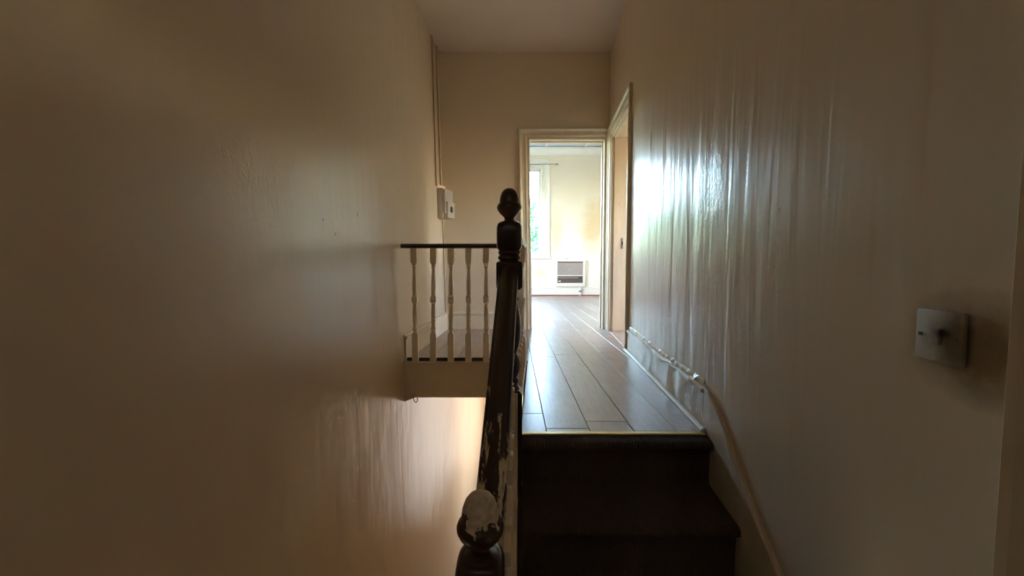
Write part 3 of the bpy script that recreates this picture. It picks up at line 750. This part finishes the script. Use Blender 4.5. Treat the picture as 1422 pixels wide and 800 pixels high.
for k in range(6):
    o = put('baluster', me, None, gb, (-.664 + .1215 * k, YG - .010, .0025)); o.rotation_euler = (0, random.uniform(-.006, .012), random.uniform(-.06, .06))
box('nosing', (-.736, YC - .012, -.020), (xn(YC) + .03, YC + .034, .002), M['fascia'], gb, .006, 2)
box('base_strip', (-.728, YC + .022, .002), (xn(YC) - .01, YC + .033, .026), M['dark_wood'], gb, .003)
# guard along the side of the landing, seen end on behind the newel
gs = thing('landing_balustrade', 'row of cream balusters running back from the tall newel, seen end on', 'balustrade', (0, 0, 0))
flat_rail('handrail', (xn(1.568) , 1.5685), (xn(YG - .035), YG - .035), .812, gs)
me = baluster_mesh(0, .777)
for k in range(8):
    y = 1.68 + .13 * k; put('baluster', me, None, gs, (xn(y), y, .0025)).rotation_euler = (0, 0, math.atan(.068))
prism('nosing', [(xn(1.572) - .028, 1.572, .002), (xn(1.572) + .028, 1.572, .002), (xn(YC - .014) + .028, YC - .014, .002), (xn(YC - .014) - .028, YC - .014, .002)], (0, 0, -.022), M['baluster'], gs, .004)
# fascia boards of the landing edge
fp = [(-.737, -.021), (xn(YC) + .02, -.021), (xn(YC) + .02, -.247), (-.664, -.247), (-.684, -.215), (-.703, -.17), (-.718, -.12), (-.729, -.07)]
struct(prism('trim_5', [(x, YC, z) for x, z in fp], (0, .028, 0), M['fascia']), 'plain cream fascia under the balusters, its left end cut to a curve')
fq = [(-.775, -.001), (-.7385, -.001), (-.7385, -.021), (-.7305, -.07), (-.7195, -.12), (-.7045, -.17), (-.6855, -.215), (-.6655, -.247), (-.775, -.29)]
struct(prism('trim_8', [(x, YC + .004, z) for x, z in fq], (0, .045, 0), M['wall_left']), 'plaster made good round the curved end of the fascia')
struct(box('trim_6', (-.665, YC + .028, -.247), (xn(YC) + .02, YC + .40, -.216), M['fascia']), 'underside of the landing edge')
prism_side = [(xn(1.575) - .02, 1.575), (xn(YC) - .02, YC - .002), (xn(YC) + .005, YC - .002), (xn(1.575) + .005, 1.575)]
struct(prism('trim_7', [(x, y, -.0215) for x, y in prism_side], (0, 0, -.235), M['fascia']))
# soffit over the lower hall
struct(prism('ceiling', [(-.74, YC + .40, -.215), (.5, YC + .40, -.215), (.5, 7.0, -.215), (-.62, 7.0, -.215)], (0, 0, -.03), M['ceiling']), 'ceiling of the lower hall under the landing')
struct(prism('floor', [(-.9, YF2, -.2155), (.6, YF2, -.2155), (.6, 7.1, -.2155), (-.9, 7.1, -.2155)], (0, 0, .0), M['subfloor'])) if False else None

# ------------------------------------------------------------------ small fixtures
# light switch with dirty plate on the right wall
sw = thing('light_switch', 'small cream light switch plate, grubby, on the dark right wall', 'light switch', (xr(.657) - .0005, .657, .550), rotz=-math.atan(.08))
box('switch_plate', (-.009, -.040, -.043), (0, .040, .043), M['switch'], sw, .004, 2, True)
o = box('rocker', (-.014, -.008, -.014), (-.009, .008, .014), M['switch'], sw, .002); o.rotation_euler = (0, .0, 0)
for yy in (-.03, .03): box('screw', (-.0102, yy - .003, -.003), (-.009, yy + .003, .003), M['dark_plastic'], sw)
# old fuse box on a board in the far left corner, with conduits
by, bz = 4.0, 1.28
fb = thing('fuse_box', 'old off white electrical box on a wooden backboard high in the far left corner', 'fuse box', (-.742, 3.935, 1.12), rotz=math.radians(-22))
box('backboard', (-.012, -.035, -.01), (.008, .175, .33), M['trim'], fb, .002)
box('casing', (.009, -.005, .0), (.085, .155, .285), M['plastic'], fb, .008, 2, True)
box('front_cover', (.085, .0, .045), (.110, .150, .275), M['plastic'], fb, .008, 2, True)
box('lower_cover', (.085, .02, .0), (.132, .15, .155), M['plastic'], fb, .010, 2, True)
box('switch_lever', (.132, .06, .055), (.146, .085, .11), M['dark_plastic'], fb, .003)
box('edge_label', (.0865, -.0065, .15), (.1, -.005, .23), M['dark_plastic'], fb) if False else None
def conduit(p, label, r=.0085):
    t = thing('conduit_pipe', label, 'pipe', (p[0][0], p[0][1], p[0][2])); q = [(a - p[0][0], b - p[0][1], c - p[0][2]) for a, b, c in p]
    tube('pipe', q, r, M['conduit'], t)
    n = max(2, int(abs(p[-1][2] - p[0][2]) / .55))
    return t
conduit([(xl(3.88, 1.42) + .0095, 3.88, 1.42), (xl(3.88, 2.1) + .0095, 3.88, 2.1), (xl(3.88, 2.8) + .0095, 3.88, 2.799)], 'thin cream conduit rising from the box to the ceiling, nearer the left wall')
conduit([(xl(4.06, 1.42) + .0095, 4.06, 1.42), (xl(4.06, 2.1) + .0095, 4.06, 2.1), (xl(4.06, 2.8) + .0095, 4.06, 2.799)], 'thin cream conduit rising from the box to the ceiling, nearer the corner')
conduit([(xl(4.11, 1.11) + .0095, 4.11, 1.11), (xl(4.11, .6) + .0095, 4.11, .6), (xl(4.11, .19) + .0095, 4.11, .183)], 'thin cream conduit dropping from the box to the skirting')
# bent pipe end under the fascia
pts = [(-.662 + .016 * math.cos(a), YC - .010, -.252 - .012 + .026 * math.sin(a)) for a in [math.radians(d) for d in range(150, -100, -20)]]
pts = [(-.676, YC + .02, -.20)] + pts
tag(tube('cable_loop', [(-.668, YC - .008, -.215), (-.677, YC - .008, -.235), (-.678, YC - .008, -.255), (-.672, YC - .008, -.272), (-.662, YC - .008, -.280), (-.653, YC - .008, -.272), (-.650, YC - .008, -.255), (-.652, YC - .008, -.236)], .0035, M['copper'], seg=8), 'small copper coloured loop hanging below the curved end of the fascia', 'cable')
# wall heater in the far room
wh = thing('wall_heater', 'brown grey panel heater set low on the wall of the far room', 'heater', (1.247, YB - .0005, .235))
bm = bmesh.new(); sx = .315
add_box(bm, (-sx, -.05, -.03), (-sx + .042, 0, .54), .004); add_box(bm, (sx - .042, -.05, -.03), (sx, 0, .54), .004); add_box(bm, (-sx + .042, -.05, .505), (sx - .042, 0, .54), .004); add_box(bm, (-sx + .042, -.05, -.03), (sx - .042, 0, .045), .004)
from_bm('surround', bm, M['wall_room'], wh)
box('front_panel', (-.272, -.045, .215), (.272, -.01, .475), M['heater'], wh, .006)
box('top_slot', (-.272, -.03, .476), (.272, -.01, .504), M['heater_dark'], wh)
box('divider', (-.272, -.052, .196), (.272, -.02, .214), M['trim_white'], wh, .002)
gr = box('grille', (-.272, -.03, .046), (.272, -.012, .195), M['heater_dark'], wh)
for k in range(4): box('louvre', (-.26, -.040, .062 + .03 * k), (.26, -.0305, .072 + .03 * k), M['heater_dark'], gr)
box('louvre', (-.26, -.044, .150), (.17, -.0305, .166), M['heater'], gr)
bm = bmesh.new(); add_lathe(bm, [(.016, 0), (.018, .01), (.014, .02)], seg=12); o = from_bm('control_knob', bm, M['dark_plastic'], wh, True); o.location = (.215, -.03, .165); o.rotation_euler = (math.radians(90), 0, 0)
box('badge', (-.255, -.043, .075), (-.2, -.0405, .095), M['trim_white'], wh)
gv = thing('gas_valve', 'small dark valve on a short pipe in front of the skirting, below the heater', 'valve', (1.46, YB - .05, .0008))
tube('pipe', [(0, 0, 0), (0, 0, .22)], .009, M['trim_white'], gv)
bm = bmesh.new(); add_lathe(bm, [(.012, .085), (.022, .09), (.024, .105), (.022, .12), (.012, .125)], seg=12); from_bm('valve_body', bm, M['metal'], gv, True)
box('tap_lever', (-.035, -.03, .1), (.035, -.024, .112), M['dark_plastic'], gv, .002)
# curtain rail over the far window
cr = thing('curtain_rail', 'thin curtain rail across the top of the far window', 'curtain rail', (0, YB - .07, 2.785))
tube('rod', [(-.62, 0, -.03), (.945, 0, 0)], .009, M['metal'], cr)
for x in (-.6, .93): box('bracket', (x - .008, .0, -.02 if x > 0 else -.045), (x + .008, .0695, .0 if x > 0 else -.025), M['metal'], cr, .002)
bm = bmesh.new(); add_lathe(bm, [(.004, 0), (.018, .008), (.02, .02), (.01, .034), (.003, .036)], seg=12); o = from_bm('finial', bm, M['metal'], cr, True); o.location = (.94, 0, 0); o.rotation_euler = (0, math.radians(90), 0)

# ------------------------------------------------------------------ outside the far window
lawn = prism('ground', [(-40, 9.2, -3.3), (40, 9.2, -3.3), (40, 70, -3.3), (-40, 70, -3.3)], (0, 0, -.1), M['grass']); struct(lawn, 'garden ground below the far window')
def tree(x, y, h, cr_, nleaf, label, seed):
    rnd = random.Random(seed); t = thing('tree', label, 'tree', (x, y, -3.3))
    bm = bmesh.new(); add_tube(bm, [(0, 0, 0), (.1, .05, h * .35), (-.05, 0, h * .6), (.1, 0, h * .85)], .14, 8)
    for k in range(9):
        a = rnd.uniform(0, 6.28); z = h * rnd.uniform(.4, .75); L = cr_ * rnd.uniform(.6, .95)
        add_tube(bm, [(0, 0, z), (L * .5 * math.cos(a), L * .5 * math.sin(a), z + L * .35), (L * math.cos(a), L * math.sin(a), z + L * .6)], .04, 6)
    from_bm('trunk', bm, M['bark'], t, True)
    bm = bmesh.new(); cl = [(rnd.gauss(0, .5) * cr_, rnd.gauss(0, .4) * cr_, h * .72 + rnd.gauss(0, .42) * cr_) for _ in range(46)]
    for k in range(nleaf):
        c = cl[rnd.randrange(len(cl))]; p = Vector((c[0] + rnd.gauss(0, .28), c[1] + rnd.gauss(0, .28), c[2] + rnd.gauss(0, .25)))
        d = Vector((rnd.gauss(0, 1), rnd.gauss(0, 1), rnd.gauss(0, .6))).normalized(); e = d.cross(Vector((rnd.random(), rnd.random(), rnd.random()))).normalized(); s = rnd.uniform(.06, .12)
        n = d.cross(e)
        vs = [bm.verts.new(q) for q in (p - d * s, p + e * s * .45 + n * s * .12, p + d * s, p - e * s * .45 + n * s * .12)]
        bm.faces.new(vs)
    o = from_bm('foliage', bm, M['leaf'], t); o['kind'] = 'stuff'
    return t
tree(.1, 15.5, 5.9, 2.0, 9000, 'leafy green tree standing outside the far window', 3)
tree(3.6, 21, 6.2, 2.2, 4200, 'second leafy tree farther off outside the window', 5)
tree(-5.5, 19, 7.5, 2.4, 4200, 'taller tree to the left outside the window', 8)
